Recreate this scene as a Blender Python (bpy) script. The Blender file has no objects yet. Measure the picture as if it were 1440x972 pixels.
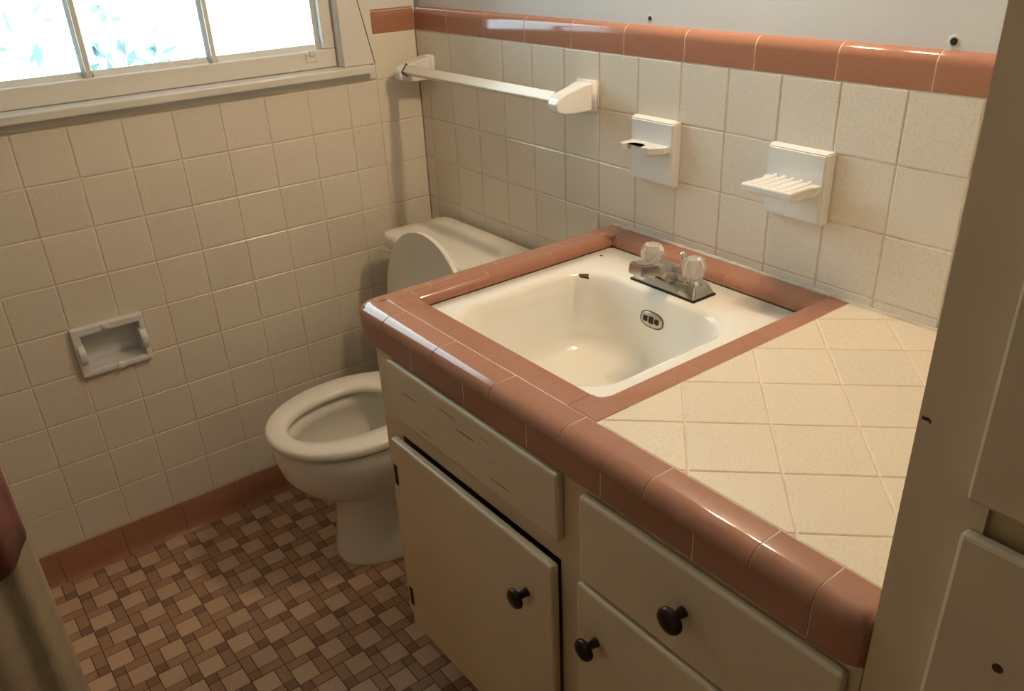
import bpy, bmesh, math, random
from mathutils import Vector, Matrix
random.seed(7)
C = bpy.context.scene.collection
S = bpy.context.scene
PI = math.pi

# ------------------------------------------------------------------ camera
cam_d = bpy.data.cameras.new('camera'); cam = bpy.data.objects.new('camera', cam_d); C.objects.link(cam)
RIGHT = Vector((0.6144, 0.7882, -0.0371)); DOWN = Vector((0.3480, -0.3128, -0.8837)); FWD = Vector((-0.7081, 0.5300, -0.4665))
RIGHT.normalize(); FWD.normalize(); DOWN = FWD.cross(RIGHT).normalized()
m = Matrix.Identity(4)
for i in range(3):
    m[i][0] = RIGHT[i]; m[i][1] = -DOWN[i]; m[i][2] = -FWD[i]
m.translation = Vector((2.0102, -1.2054, 1.4197))
cam.matrix_world = m
cam_d.sensor_width = 36.0; cam_d.sensor_fit = 'HORIZONTAL'
cam_d.lens = 1178.93 / 1440 * 36
cam_d.shift_x = -13.75 / 1440; cam_d.shift_y = 28.59 / 1440
cam_d.clip_start = 0.02
S.camera = cam

# ------------------------------------------------------------------ world, exposure
SKY = 8.2
w = bpy.data.worlds.new('overcast_sky'); S.world = w; w.use_nodes = True
bg = w.node_tree.nodes['Background']
bg.inputs[0].default_value = (0.68, 0.90, 1.0, 1); bg.inputs[1].default_value = SKY
BULB = 290.0
BULB_COL = (1.0, 0.755, 0.50, 1)
S.view_settings.view_transform = 'Standard'; S.view_settings.look = 'None'
S.view_settings.exposure = 0.1; S.view_settings.gamma = 1.0
S.view_settings.use_curve_mapping = False

# ------------------------------------------------------------------ materials
def new_mat(name):
    mt = bpy.data.materials.new(name); mt.use_nodes = True
    return mt, mt.node_tree.nodes, mt.node_tree.links, mt.node_tree.nodes['Principled BSDF']

def plain(name, col, rough=0.5, metal=0.0, var=0.0, scale=8.0, coat=0.0, bump=0.0, bscale=60.0):
    mt, n, l, b = new_mat(name)
    b.inputs['Roughness'].default_value = rough; b.inputs['Metallic'].default_value = metal
    b.inputs['Coat Weight'].default_value = coat; b.inputs['Coat Roughness'].default_value = 0.05
    tc = n.new('ShaderNodeTexCoord')
    nz = n.new('ShaderNodeTexNoise'); nz.inputs['Scale'].default_value = scale; nz.inputs['Detail'].default_value = 4
    l.new(tc.outputs['Object'], nz.inputs['Vector'])
    rp = n.new('ShaderNodeValToRGB')
    rp.color_ramp.elements[0].position = 0.35; rp.color_ramp.elements[1].position = 0.65
    rp.color_ramp.elements[0].color = tuple(max(0, c * (1 - var)) for c in col) + (1,)
    rp.color_ramp.elements[1].color = tuple(min(1, c * (1 + var)) for c in col) + (1,)
    l.new(nz.outputs['Fac'], rp.inputs['Fac']); l.new(rp.outputs['Color'], b.inputs['Base Color'])
    if bump:
        n2 = n.new('ShaderNodeTexNoise'); n2.inputs['Scale'].default_value = bscale; n2.inputs['Detail'].default_value = 3
        l.new(tc.outputs['Object'], n2.inputs['Vector'])
        bp = n.new('ShaderNodeBump'); bp.inputs['Strength'].default_value = bump; bp.inputs['Distance'].default_value = 0.002
        l.new(n2.outputs['Fac'], bp.inputs['Height']); l.new(bp.outputs['Normal'], b.inputs['Normal'])
    return mt

def speckled(name, col, dark, rough):
    """off-white crystal glaze with fine tan specks, a slight tone per piece"""
    mt, n, l, b = new_mat(name)
    tc = n.new('ShaderNodeTexCoord'); oi = n.new('ShaderNodeObjectInfo')
    add = n.new('ShaderNodeVectorMath'); add.operation = 'ADD'
    sc = n.new('ShaderNodeVectorMath'); sc.operation = 'SCALE'; sc.inputs['Scale'].default_value = 9.0
    cv = n.new('ShaderNodeCombineXYZ')
    for k in range(3): l.new(oi.outputs['Random'], cv.inputs[k])
    l.new(cv.outputs[0], sc.inputs[0]); l.new(tc.outputs['Object'], add.inputs[0]); l.new(sc.outputs[0], add.inputs[1])
    n1 = n.new('ShaderNodeTexNoise'); n1.inputs['Scale'].default_value = 420; n1.inputs['Detail'].default_value = 2
    l.new(add.outputs[0], n1.inputs['Vector'])
    r1 = n.new('ShaderNodeValToRGB'); r1.color_ramp.elements[0].position = 0.30; r1.color_ramp.elements[1].position = 0.50
    r1.color_ramp.elements[0].color = dark + (1,); r1.color_ramp.elements[1].color = col + (1,)
    l.new(n1.outputs['Fac'], r1.inputs['Fac'])
    hs = n.new('ShaderNodeHueSaturation')
    mr = n.new('ShaderNodeMapRange'); mr.inputs['To Min'].default_value = 0.975; mr.inputs['To Max'].default_value = 1.025
    l.new(oi.outputs['Random'], mr.inputs['Value']); l.new(mr.outputs[0], hs.inputs['Value'])
    l.new(r1.outputs['Color'], hs.inputs['Color']); l.new(hs.outputs['Color'], b.inputs['Base Color'])
    b.inputs['Roughness'].default_value = rough
    n2 = n.new('ShaderNodeTexNoise'); n2.inputs['Scale'].default_value = 25
    l.new(add.outputs[0], n2.inputs['Vector'])
    bp = n.new('ShaderNodeBump'); bp.inputs['Strength'].default_value = 0.06; bp.inputs['Distance'].default_value = 0.002
    l.new(n2.outputs['Fac'], bp.inputs['Height']); l.new(bp.outputs['Normal'], b.inputs['Normal'])
    return mt

def per_piece(name, col, rough, spread=0.16, hue=0.0):
    mt, n, l, b = new_mat(name)
    oi = n.new('ShaderNodeObjectInfo'); tc = n.new('ShaderNodeTexCoord')
    mr = n.new('ShaderNodeMapRange'); mr.inputs['To Min'].default_value = 1 - spread; mr.inputs['To Max'].default_value = 1 + spread
    l.new(oi.outputs['Random'], mr.inputs['Value'])
    nz = n.new('ShaderNodeTexNoise'); nz.inputs['Scale'].default_value = 90; nz.inputs['Detail'].default_value = 3
    l.new(tc.outputs['Object'], nz.inputs['Vector'])
    m2 = n.new('ShaderNodeMapRange'); m2.inputs['To Min'].default_value = 0.9; m2.inputs['To Max'].default_value = 1.1
    l.new(nz.outputs['Fac'], m2.inputs['Value'])
    mu = n.new('ShaderNodeMath'); mu.operation = 'MULTIPLY'; l.new(mr.outputs[0], mu.inputs[0]); l.new(m2.outputs[0], mu.inputs[1])
    hs = n.new('ShaderNodeHueSaturation'); hs.inputs['Color'].default_value = col + (1,)
    l.new(mu.outputs[0], hs.inputs['Value']); l.new(hs.outputs['Color'], b.inputs['Base Color'])
    b.inputs['Roughness'].default_value = rough
    return mt

M_tile = speckled('almond_speckled_tile', (0.79, 0.73, 0.63), (0.69, 0.61, 0.50), 0.24)
M_ctile = speckled('almond_counter_tile', (0.76, 0.655, 0.505), (0.65, 0.54, 0.40), 0.35)
M_pink = per_piece('dusty_pink_glaze', (0.39, 0.18, 0.115), 0.075, 0.05)
M_grout = plain('aged_wall_grout', (0.70, 0.60, 0.48), 0.8, var=0.15, scale=30)
M_pgrout = plain('pale_pink_tile_grout', (0.78, 0.60, 0.47), 0.6, var=0.1, scale=60)
M_cgrout = plain('pale_counter_grout', (0.66, 0.52, 0.38), 0.8, var=0.15, scale=30)
M_fgrout = plain('dark_floor_grout', (0.12, 0.055, 0.028), 0.85, var=0.15, scale=40)
M_fbig = per_piece('floor_tile_light', (0.60, 0.405, 0.28), 0.36, 0.08)
M_frec = per_piece('floor_tile_mid', (0.41, 0.24, 0.155), 0.36, 0.08)
M_fsml = per_piece('floor_tile_dark', (0.265, 0.15, 0.093), 0.36, 0.08)
M_surround = plain('cream_tub_surround', (0.70, 0.60, 0.46), 0.4, var=0.03, scale=5)
M_hall = plain('unseen_hall_dark', (0.16, 0.13, 0.09), 0.7)
M_wall = plain('white_wall_paint', (0.71, 0.71, 0.70), 0.55, var=0.02, scale=5, bump=0.15, bscale=90)
M_wood = plain('white_window_paint', (0.72, 0.695, 0.645), 0.35, var=0.03, scale=6, bump=0.08, bscale=50)
M_cab = plain('cream_cabinet_paint', (0.70, 0.55, 0.36), 0.38, var=0.03, scale=7, bump=0.08, bscale=40)
M_toekick = plain('near_black_toe_kick', (0.05, 0.035, 0.02), 0.9)
M_porc = plain('white_porcelain', (0.89, 0.855, 0.775), 0.10, var=0.01, coat=0.3)
M_fix = plain('white_ceramic_fixture', (0.78, 0.78, 0.775), 0.10, var=0.01, coat=0.3)
M_seat = plain('white_plastic_seat', (0.90, 0.855, 0.77), 0.18, var=0.01)
M_chrome = plain('worn_chrome', (0.74, 0.73, 0.70), 0.12, metal=1.0, var=0.06, scale=60)
M_steel = plain('overflow_metal', (0.55, 0.53, 0.50), 0.3, metal=1.0, var=0.1, scale=90)
M_bronze = plain('dark_bronze', (0.035, 0.024, 0.018), 0.35, metal=0.6, var=0.3, scale=60)
M_black = plain('black_rubber_and_hole_shade', (0.012, 0.011, 0.01), 0.6)  # rubber gasket; also paints the dark inside holes, slots and the socket gap
M_rust = plain('rust_stain', (0.09, 0.035, 0.012), 0.8, var=0.4, scale=200)
M_rustring = plain('rusty_ring', (0.16, 0.09, 0.035), 0.6, var=0.4, scale=200)
M_caulk = plain('old_caulk', (0.60, 0.54, 0.45), 0.5, var=0.06, scale=50, bump=0.4, bscale=120)
M_bar = plain('cream_towel_bar', (0.78, 0.71, 0.58), 0.16, var=0.02)
M_curt = plain('beige_curtain_cloth', (0.35, 0.28, 0.19), 0.9, var=0.06, scale=30, bump=0.3, bscale=300)
M_maroon = plain('maroon_cloth', (0.20, 0.075, 0.06), 0.9, var=0.1, scale=30, bump=0.3, bscale=300)
M_leaf = plain('leaf', (0.10, 0.165, 0.158), 0.5, var=0.2, scale=3)
M_bark = plain('bark', (0.10, 0.105, 0.10), 0.8, var=0.2, scale=20)
M_purple = plain('dark_purple_ink', (0.03, 0.012, 0.035), 0.7)
M_water = plain('toilet_water', (0.62, 0.60, 0.48), 0.03)

def crackle_paint():
    """cream paint split by thin dark cracks along the wood grain"""
    mt, n, l, b = new_mat('cracked_cream_paint')
    tc = n.new('ShaderNodeTexCoord'); mp = n.new('ShaderNodeMapping'); mp.inputs['Scale'].default_value = (9, 0, 190)
    l.new(tc.outputs['Object'], mp.inputs['Vector'])
    nz = n.new('ShaderNodeTexNoise'); nz.inputs['Scale'].default_value = 1.0; nz.inputs['Detail'].default_value = 1
    l.new(mp.outputs[0], nz.inputs['Vector'])
    rp = n.new('ShaderNodeValToRGB')
    e = rp.color_ramp.elements
    e[0].position = 0.30; e[0].color = (0.16, 0.10, 0.055, 1)
    e[1].position = 0.325; e[1].color = (0.70, 0.56, 0.375, 1)
    sx = n.new('ShaderNodeSeparateXYZ'); l.new(tc.outputs['Object'], sx.inputs[0])
    cx = n.new('ShaderNodeMath'); cx.operation = 'COMPARE'; cx.inputs[1].default_value = 1.06; cx.inputs[2].default_value = 0.165; l.new(sx.outputs['X'], cx.inputs[0])
    cz = n.new('ShaderNodeMath'); cz.operation = 'COMPARE'; cz.inputs[1].default_value = 0.712; cz.inputs[2].default_value = 0.040; l.new(sx.outputs['Z'], cz.inputs[0])
    mk = n.new('ShaderNodeMath'); mk.operation = 'MULTIPLY'; l.new(cx.outputs[0], mk.inputs[0]); l.new(cz.outputs[0], mk.inputs[1])
    su = n.new('ShaderNodeMath'); su.operation = 'SUBTRACT'; su.inputs[0].default_value = 1.0; l.new(mk.outputs[0], su.inputs[1])
    ad = n.new('ShaderNodeMath'); ad.operation = 'ADD'; l.new(nz.outputs['Fac'], ad.inputs[0]); l.new(su.outputs[0], ad.inputs[1])
    l.new(ad.outputs[0], rp.inputs['Fac']); l.new(rp.outputs['Color'], b.inputs['Base Color'])
    b.inputs['Roughness'].default_value = 0.4
    return mt
M_crack = crackle_paint()

def pane_glass():
    mt = bpy.data.materials.new('window_glass'); mt.use_nodes = True
    n = mt.node_tree.nodes; l = mt.node_tree.links
    for x in list(n): n.remove(x)
    o = n.new('ShaderNodeOutputMaterial'); t = n.new('ShaderNodeBsdfTransparent'); g = n.new('ShaderNodeBsdfGlossy')
    g.inputs['Roughness'].default_value = 0.01; t.inputs['Color'].default_value = (0.96, 0.985, 0.98, 1)
    f = n.new('ShaderNodeFresnel'); f.inputs['IOR'].default_value = 1.45; mx = n.new('ShaderNodeMixShader')
    l.new(f.outputs[0], mx.inputs[0]); l.new(t.outputs[0], mx.inputs[1]); l.new(g.outputs[0], mx.inputs[2]); l.new(mx.outputs[0], o.inputs[0])
    return mt
M_glass = pane_glass()
def acrylic():
    mt, n, l, b = new_mat('clear_acrylic')
    b.inputs['Base Color'].default_value = (1, 0.97, 0.93, 1); b.inputs['Transmission Weight'].default_value = 0.72
    b.inputs['IOR'].default_value = 1.49; b.inputs['Roughness'].default_value = 0.06
    return mt
M_acr = acrylic()
def emit(name, col, st):
    mt = bpy.data.materials.new(name); mt.use_nodes = True
    n = mt.node_tree.nodes; l = mt.node_tree.links
    for x in list(n): n.remove(x)
    o = n.new('ShaderNodeOutputMaterial'); e = n.new('ShaderNodeEmission'); e.inputs[0].default_value = col; e.inputs[1].default_value = st
    l.new(e.outputs[0], o.inputs[0]); return mt
M_bulb = emit('lit_bulb', BULB_COL, BULB)

# ------------------------------------------------------------------ helpers
def link(name, me, mat, parent=None, smooth=False, mats=None):
    for mt in (mats or [mat]): me.materials.append(mt)
    if smooth:
        for p in me.polygons: p.use_smooth = True
    o = bpy.data.objects.new(name, me); C.objects.link(o)
    if parent: o.parent = parent
    return o
def from_bm(name, bm, mat, parent=None, smooth=False, mats=None):
    bmesh.ops.recalc_face_normals(bm, faces=bm.faces)
    me = bpy.data.meshes.new(name); bm.to_mesh(me); bm.free()
    return link(name, me, mat, parent, smooth, mats)
def add_box(bm, x0, x1, y0, y1, z0, z1, bevel=0.0, seg=2):
    r = bmesh.ops.create_cube(bm, size=1.0, matrix=Matrix.Translation(((x0+x1)/2, (y0+y1)/2, (z0+z1)/2)) @ Matrix.Diagonal((x1-x0, y1-y0, z1-z0, 1)))
    if bevel:
        vs = r['verts']; es = list({e for v in vs for e in v.link_edges})
        bmesh.ops.bevel(bm, geom=es, offset=bevel, segments=seg, affect='EDGES', profile=0.5)
def box(name, x0, x1, y0, y1, z0, z1, mat, parent=None, bevel=0.0, seg=2):
    bm = bmesh.new(); add_box(bm, x0, x1, y0, y1, z0, z1, bevel, seg)
    return from_bm(name, bm, mat, parent, smooth=False)
def auto_smooth(o, ang=40):
    me = o.data
    for p in me.polygons: p.use_smooth = True
    me.set_sharp_from_angle(angle=math.radians(ang))
    return o
def add_prism(bm, prof, p0, U, V, D):
    """profile (u,v) polygon at p0 swept along vector D"""
    p0 = Vector(p0); U = Vector(U); V = Vector(V); D = Vector(D)
    a = [bm.verts.new(p0 + U*u + V*v) for u, v in prof]; b = [bm.verts.new(p0 + U*u + V*v + D) for u, v in prof]
    n = len(prof)
    for i in range(n): bm.faces.new((a[i], a[(i+1) % n], b[(i+1) % n], b[i]))
    bm.faces.new(a[::-1]); bm.faces.new(b)
def prism(name, prof, p0, U, V, D, mat, parent=None, smooth=True):
    bm = bmesh.new(); add_prism(bm, prof, p0, U, V, D)
    o = from_bm(name, bm, mat, parent)
    return auto_smooth(o, 35) if smooth else o
def add_loft(bm, rings, cap0=True, cap1=True):
    vs = [[bm.verts.new(p) for p in r] for r in rings]; n = len(rings[0])
    for a, b in zip(vs, vs[1:]):
        for i in range(n): bm.faces.new((a[i], a[(i+1) % n], b[(i+1) % n], b[i]))
    if cap0: bm.faces.new(vs[0][::-1])
    if cap1: bm.faces.new(vs[-1])
def loft(name, rings, mat, parent=None, cap0=True, cap1=True, ang=50):
    bm = bmesh.new(); add_loft(bm, rings, cap0, cap1)
    return auto_smooth(from_bm(name, bm, mat, parent), ang)
def add_lathe(bm, prof, origin, axis, N=24):
    """prof: (radius, distance along axis)"""
    axis = Vector(axis).normalized(); a = axis.orthogonal().normalized(); b = axis.cross(a); o = Vector(origin)
    rings = []
    for r, h in prof:
        rings.append([o + axis*h + (a*math.cos(2*PI*i/N) + b*math.sin(2*PI*i/N))*max(r, 1e-4) for i in range(N)])
    add_loft(bm, rings)
def lathe(name, prof, origin, axis, mat, parent=None, N=24, ang=50):
    bm = bmesh.new(); add_lathe(bm, prof, origin, axis, N)
    return auto_smooth(from_bm(name, bm, mat, parent), ang)
def thing(name, loc, label, cat, group=None, kind=None):
    o = bpy.data.objects.new(name, None); C.objects.link(o); o.location = loc; o.empty_display_size = 0.05
    return tag(o, label, cat, group, kind)
def tag(o, label, cat, group=None, kind=None):
    o['label'] = label
    if cat: o['category'] = cat
    if group: o['group'] = group
    if kind: o['kind'] = kind
    return o
def adopt(root):
    """children were modelled in world space: keep them there under the moved root"""
    inv = Matrix.Translation(-root.location)
    for ch in root.children: ch.matrix_parent_inverse = inv
def sub(o, parent):
    o.parent = parent; return o

def clip(poly, axis, val, keep_less):
    out = []
    n = len(poly)
    for i in range(n):
        a, b = poly[i], poly[(i+1) % n]
        ia = (a[axis] <= val) == keep_less or abs(a[axis]-val) < 1e-9; ib = (b[axis] <= val) == keep_less or abs(b[axis]-val) < 1e-9
        if ia: out.append(a)
        if ia != ib:
            t = (val - a[axis]) / (b[axis] - a[axis])
            out.append((a[0] + t*(b[0]-a[0]), a[1] + t*(b[1]-a[1])))
    return out
def clip_rect(poly, u0, u1, v0, v1):
    for ax, val, kl in ((0, u0, False), (0, u1, True), (1, v0, False), (1, v1, True)):
        poly = clip(poly, ax, val, kl)
        if len(poly) < 3: return []
    out = []
    for q in poly:
        if not out or math.hypot(q[0]-out[-1][0], q[1]-out[-1][1]) > 1e-5: out.append(q)
    if len(out) > 1 and math.hypot(out[0][0]-out[-1][0], out[0][1]-out[-1][1]) < 1e-5: out.pop()
    return out if len(out) >= 3 else []
def area(p): return 0.5*abs(sum(p[i][0]*p[(i+1) % len(p)][1]-p[(i+1) % len(p)][0]*p[i][1] for i in range(len(p))))
def inset(poly, d):
    n = len(poly); s = sum(poly[i][0]*poly[(i+1) % n][1]-poly[(i+1) % n][0]*poly[i][1] for i in range(n))
    if s < 0: poly = poly[::-1]
    lines = []
    for i in range(n):
        a, b = poly[i], poly[(i+1) % n]; L = math.hypot(b[0]-a[0], b[1]-a[1]); nx, ny = -(b[1]-a[1])/L, (b[0]-a[0])/L
        lines.append((a[0]+nx*d, a[1]+ny*d, b[0]-a[0], b[1]-a[1]))
    out = []
    for i in range(n):
        x1, y1, dx1, dy1 = lines[i-1]; x2, y2, dx2, dy2 = lines[i]
        den = dx1*dy2 - dy1*dx2
        if abs(den) < 1e-12: out.append((x2, y2)); continue
        t = ((x2-x1)*dy2 - (y2-y1)*dx2)/den; out.append((x1+dx1*t, y1+dy1*t))
    return out
def add_tile(bm, poly, O, U, V, N, th=0.006, gap=0.0011, bev=0.0018, drop=0.0011):
    """a glazed piece: cushioned edge, top face at height 0 over plane O/U/V, body going down along -N"""
    O = Vector(O); U = Vector(U); V = Vector(V); N = Vector(N)
    p1 = inset(poly, gap); p2 = inset(poly, gap + bev)
    f = lambda q, h: O + U*q[0] + V*q[1] + N*h
    a = [bm.verts.new(f(q, -th)) for q in p1]; b = [bm.verts.new(f(q, -drop)) for q in p1]; c = [bm.verts.new(f(q, 0)) for q in p2]
    n = len(p1)
    for i in range(n):
        j = (i+1) % n
        bm.faces.new((a[i], a[j], b[j], b[i])); bm.faces.new((b[i], b[j], c[j], c[i]))
    bm.faces.new(c)
def tile(name, poly, O, U, V, N, mat, parent, **k):
    bm = bmesh.new(); add_tile(bm, poly, O, U, V, N, **k)
    return from_bm(name, bm, mat, parent)
def grid_tiles(name, us, vs, O, U, V, N, mat, parent, skip=None, tilt=0.0025, th=0.006):
    """rectangles between joints us x vs; equal sizes share one mesh"""
    cache = {}; O = Vector(O); U = Vector(U); V = Vector(V); N = Vector(N); out = []
    for u0, u1 in zip(us, us[1:]):
        for v0, v1 in zip(vs, vs[1:]):
            wd, ht = u1-u0, v1-v0
            if wd < 0.006 or ht < 0.006 or (skip and skip((u0+u1)/2, (v0+v1)/2)): continue
            key = (round(wd, 4), round(ht, 4))
            if key not in cache:
                bm = bmesh.new(); add_tile(bm, [(-wd/2, -ht/2), (wd/2, -ht/2), (wd/2, ht/2), (-wd/2, ht/2)], (0, 0, 0), (1, 0, 0), (0, 1, 0), (0, 0, 1), th=th)
                bmesh.ops.recalc_face_normals(bm, faces=bm.faces)
                me = bpy.data.meshes.new(name); bm.to_mesh(me); bm.free(); me.materials.append(mat); cache[key] = me
            o = bpy.data.objects.new(name, cache[key]); C.objects.link(o); o.parent = parent
            R = Matrix((U, V, N)).transposed().to_4x4()
            T = Matrix.Rotation(random.gauss(0, tilt), 4, 'X') @ Matrix.Rotation(random.gauss(0, tilt), 4, 'Y')
            o.matrix_basis = Matrix.Translation(O + U*(u0+u1)/2 + V*(v0+v1)/2 + N*random.uniform(-0.0002, 0.0002)) @ R @ T
            out.append(o)
    return out
X3, Y3, Z3 = Vector((1, 0, 0)), Vector((0, 1, 0)), Vector((0, 0, 1))
def arc(cx, cy, r, a0, a1, n):
    return [(cx + r*math.cos(math.radians(a0+(a1-a0)*i/n)), cy + r*math.sin(math.radians(a0+(a1-a0)*i/n))) for i in range(n+1)]

# ------------------------------------------------------------------ room shell
P = 0.1095                      # wall tile pitch
ZT = 1.187                      # underside of the pink cap row
rows = [0.092] + [ZT - P*j for j in range(9, -1, -1)]
CAPZ = 1.246
RX, FY, CZ = 2.33, -2.05, 2.42  # far sides of the room
D = 0.006                       # tile body behind its face

floor = tag(box('floor', -0.14, RX+0.1, FY-0.1, 0.14, -0.08, -0.0012, M_fgrout), 'floor of small tan and brown mosaic tiles with dark grout', 'floor', kind='structure')
ceil_ = tag(box('ceiling', -0.14, RX+0.1, FY-0.1, 0.14, CZ, CZ+0.08, M_wall), 'plain white painted ceiling above the bathroom', 'ceiling', kind='structure')
PB = 0.017                      # plaster face above the cap, set back behind the tiles
bm = bmesh.new(); add_box(bm, -0.14, RX+0.1, D, 0.14, 0, 1.225); add_box(bm, -0.14, RX+0.1, PB, 0.14, 1.225, CZ)
wall_back = tag(from_bm('wall_back', bm, M_wall), 'wall behind the sink, cream square tiles below a pink cap, white paint above', 'wall', kind='structure')
tag(box('wall_front', -0.14, RX+0.1, FY-0.1, FY, 0, CZ, M_surround), 'plain cream wall on the tub side of the room', 'wall', kind='structure')
bm = bmesh.new(); add_box(bm, RX, RX+0.1, FY, -1.62, 0, CZ); add_box(bm, RX, RX+0.1, -0.70, D, 0, CZ); add_box(bm, RX, RX+0.1, -1.62, -0.70, 2.04, CZ)  # out of view; doorway placed and sized to lower the bounce light
tag(from_bm('wall_right', bm, M_wall), 'white wall with an open doorway facing the window', 'wall', kind='structure')
bm = bmesh.new(); add_box(bm, RX+1.1, RX+1.2, FY, D, 0, CZ); add_box(bm, RX+0.1, RX+1.1, FY-0.1, FY, 0, CZ); add_box(bm, RX+0.1, RX+1.1, D, D+0.1, 0, CZ); add_box(bm, RX+0.1, RX+1.2, FY-0.1, D+0.1, CZ, CZ+0.08); add_box(bm, RX+0.1, RX+1.2, FY-0.1, D+0.1, -0.08, 0)  # hall box out of view, added in a dark colour to cut bounce
tag(from_bm('wall_unseen_hall', bm, M_hall), 'unseen hallway beyond the doorway, coloured dark to absorb light', 'wall', kind='structure')
# left wall with the window opening
WY0, WY1, WZ0, WZ1 = -1.100, -0.2178, 1.118, 2.02
HY0, HY1, HZ0, HZ1 = -0.967, -0.836, 0.533, 0.6215      # recess behind the paper holder
bm = bmesh.new()
add_box(bm, -0.14, -D, FY, HY0, 0, WZ0); add_box(bm, -0.14, -D, HY1, D, 0, WZ0); add_box(bm, -0.14, -D, HY0, HY1, 0, HZ0); add_box(bm, -0.14, -D, HY0, HY1, HZ1, WZ0); add_box(bm, -0.14, -0.05, HY0, HY1, HZ0, HZ1)
add_box(bm, -0.14, -D, FY, D, WZ1, CZ)
add_box(bm, -0.14, -D, FY, WY0, WZ0, WZ1); add_box(bm, -0.14, -D, WY1, D, WZ0, WZ1)
wall_left = tag(from_bm('wall_left', bm, M_wall), 'wall under and around the window covered in cream square tiles', 'wall', kind='structure')
# grout beds
box('grout_bed', 0, 1.76, 0.0014, D, 0.0, 1.2, M_grout, wall_back)
bm = bmesh.new(); add_box(bm, -D, -0.0014, FY, HY0, 0, 1.10); add_box(bm, -D, -0.0014, HY1, 0, 0, 1.10); add_box(bm, -D, -0.0014, HY0, HY1, 0, HZ0); add_box(bm, -D, -0.0014, HY0, HY1, HZ1, 1.10); add_box(bm, -D, -0.0014, -0.132, 0, 1.10, CAPZ-0.006)
from_bm('grout_bed', bm, M_grout, wall_left)
# back wall field tiles
k0 = 0.3738
xs = [0.0] + [k0 + P*k for k in range(-3, 13)] + [1.738]
grid_tiles('tile', xs, rows, (0, 0, 0), X3, Z3, -Y3, M_tile, wall_back, skip=lambda u, v: u > 0.82 and v < 0.79)
# left wall field tiles; u runs along -y
us = [0.128] + [0.433 + P*k for k in range(-2, 15)] + [2.05]
rl = rows[:-1] + [1.10]
grid_tiles('tile', us, rl, (0, 0, 0), -Y3, Z3, X3, M_tile, wall_left, skip=lambda u, v: 0.53 < v < 0.64 and 0.77 < u < 0.97)
grid_tiles('tile', [0.7615, 0.8225], [0.5302, 0.6397], (0, 0, 0), -Y3, Z3, X3, M_tile, wall_left)
grid_tiles('tile', [0.0, 0.128], rows, (0, 0, 0), -Y3, Z3, X3, M_tile, wall_left)
# pink cap row: flat face rounding back to the plaster at the top
cap_prof = [(0, -D), (0, 0)] + [(0.045 + 0.013*math.sin(math.radians(a)), -0.013 + 0.013*math.cos(math.radians(a))) for a in range(0, 91, 15)]
cap_prof = [(u, v) for u, v in cap_prof if v > -0.0125] + [(0.058, -0.0125)]
cap_back = [(0, -D), (0, 0)] + [(0.036 + 0.0185*math.sin(math.radians(a)), -0.0185 + 0.0185*math.cos(math.radians(a))) for a in range(0, 91, 10)] + [(0.0375, -0.0185), (0.0375, -D)]
def cap_tile(parent, p0, along, length, out, prof=None):
    prism('trim_tile', prof or cap_prof, Vector(p0) + Vector(along)*0.0013, Z3, out, Vector(along)*(length-0.0026), M_pink, parent)
gp = [(0.0, -0.0055), (0.0, -0.0006)] + [(0.036 + 0.0179*math.sin(math.radians(a)), -0.0185 + 0.0179*math.cos(math.radians(a))) for a in range(0, 91, 10)] + [(0.038, -0.0180), (0.038, -0.0055)]
prism('trim_grout', gp, (0.0005, 0, ZT+0.001), Z3, -Y3, (1.7375, 0, 0), M_pgrout, wall_back)
tx = [0.0, 0.148] + [0.3046 + 0.1553*k for k in range(0, 10)]
tx = [t for t in tx if t < 1.70] + [1.738]
for a, b in zip(tx, tx[1:]): cap_tile(wall_back, (a, 0, ZT+0.001), X3, b-a, -Y3, cap_back)
cap_tile(wall_left, (0, 0, ZT+0.001), -Y3, 0.130, X3)
# pink base row on the window wall and behind the toilet
base_prof = [(0, -D), (0, 0.012), (0.004, 0.0085), (0.010, 0.0045), (0.018, 0.002), (0.03, 0.0008), (0.086, 0.0008), (0.0895, 0), (0.0895, -D)]
ys = [0.0] + [0.0825 + 0.1537*k for k in range(0, 13)] + [2.05]
for a, b in zip(ys, ys[1:]):
    prism('base_tile', base_prof, (0, -a-0.0008, 0), Z3, X3, (0, -(b-a)+0.0016, 0), M_pink, wall_left)
for k in range(6):
    prism('base_tile', base_prof, (0.02+0.1537*k, 0, 0), Z3, -Y3, (0.152, 0, 0), M_pink, wall_back)
# old screw holes in the plaster just above the cap
for hx, r in ((0.822, 0.0042), (1.402, 0.0050)):
    bm = bmesh.new(); add_lathe(bm, [(r*1.9, 0), (r*1.6, 0.0006), (r*1.1, 0.0008), (r*1.05, 0.0)], (hx, PB, 1.2535), (0, -1, 0), 14)
    ch = from_bm('plaster_chip', bm, M_wall, wall_back)
    bm = bmesh.new(); add_lathe(bm, [(r, 0), (r, 0.0018), (0.0003, 0.0018)], (hx+0.001, PB, 1.254), (0, -1, 0), 10)
    from_bm('screw_hole', bm, M_black, ch)  # black disc paints the shade inside the hole

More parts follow.
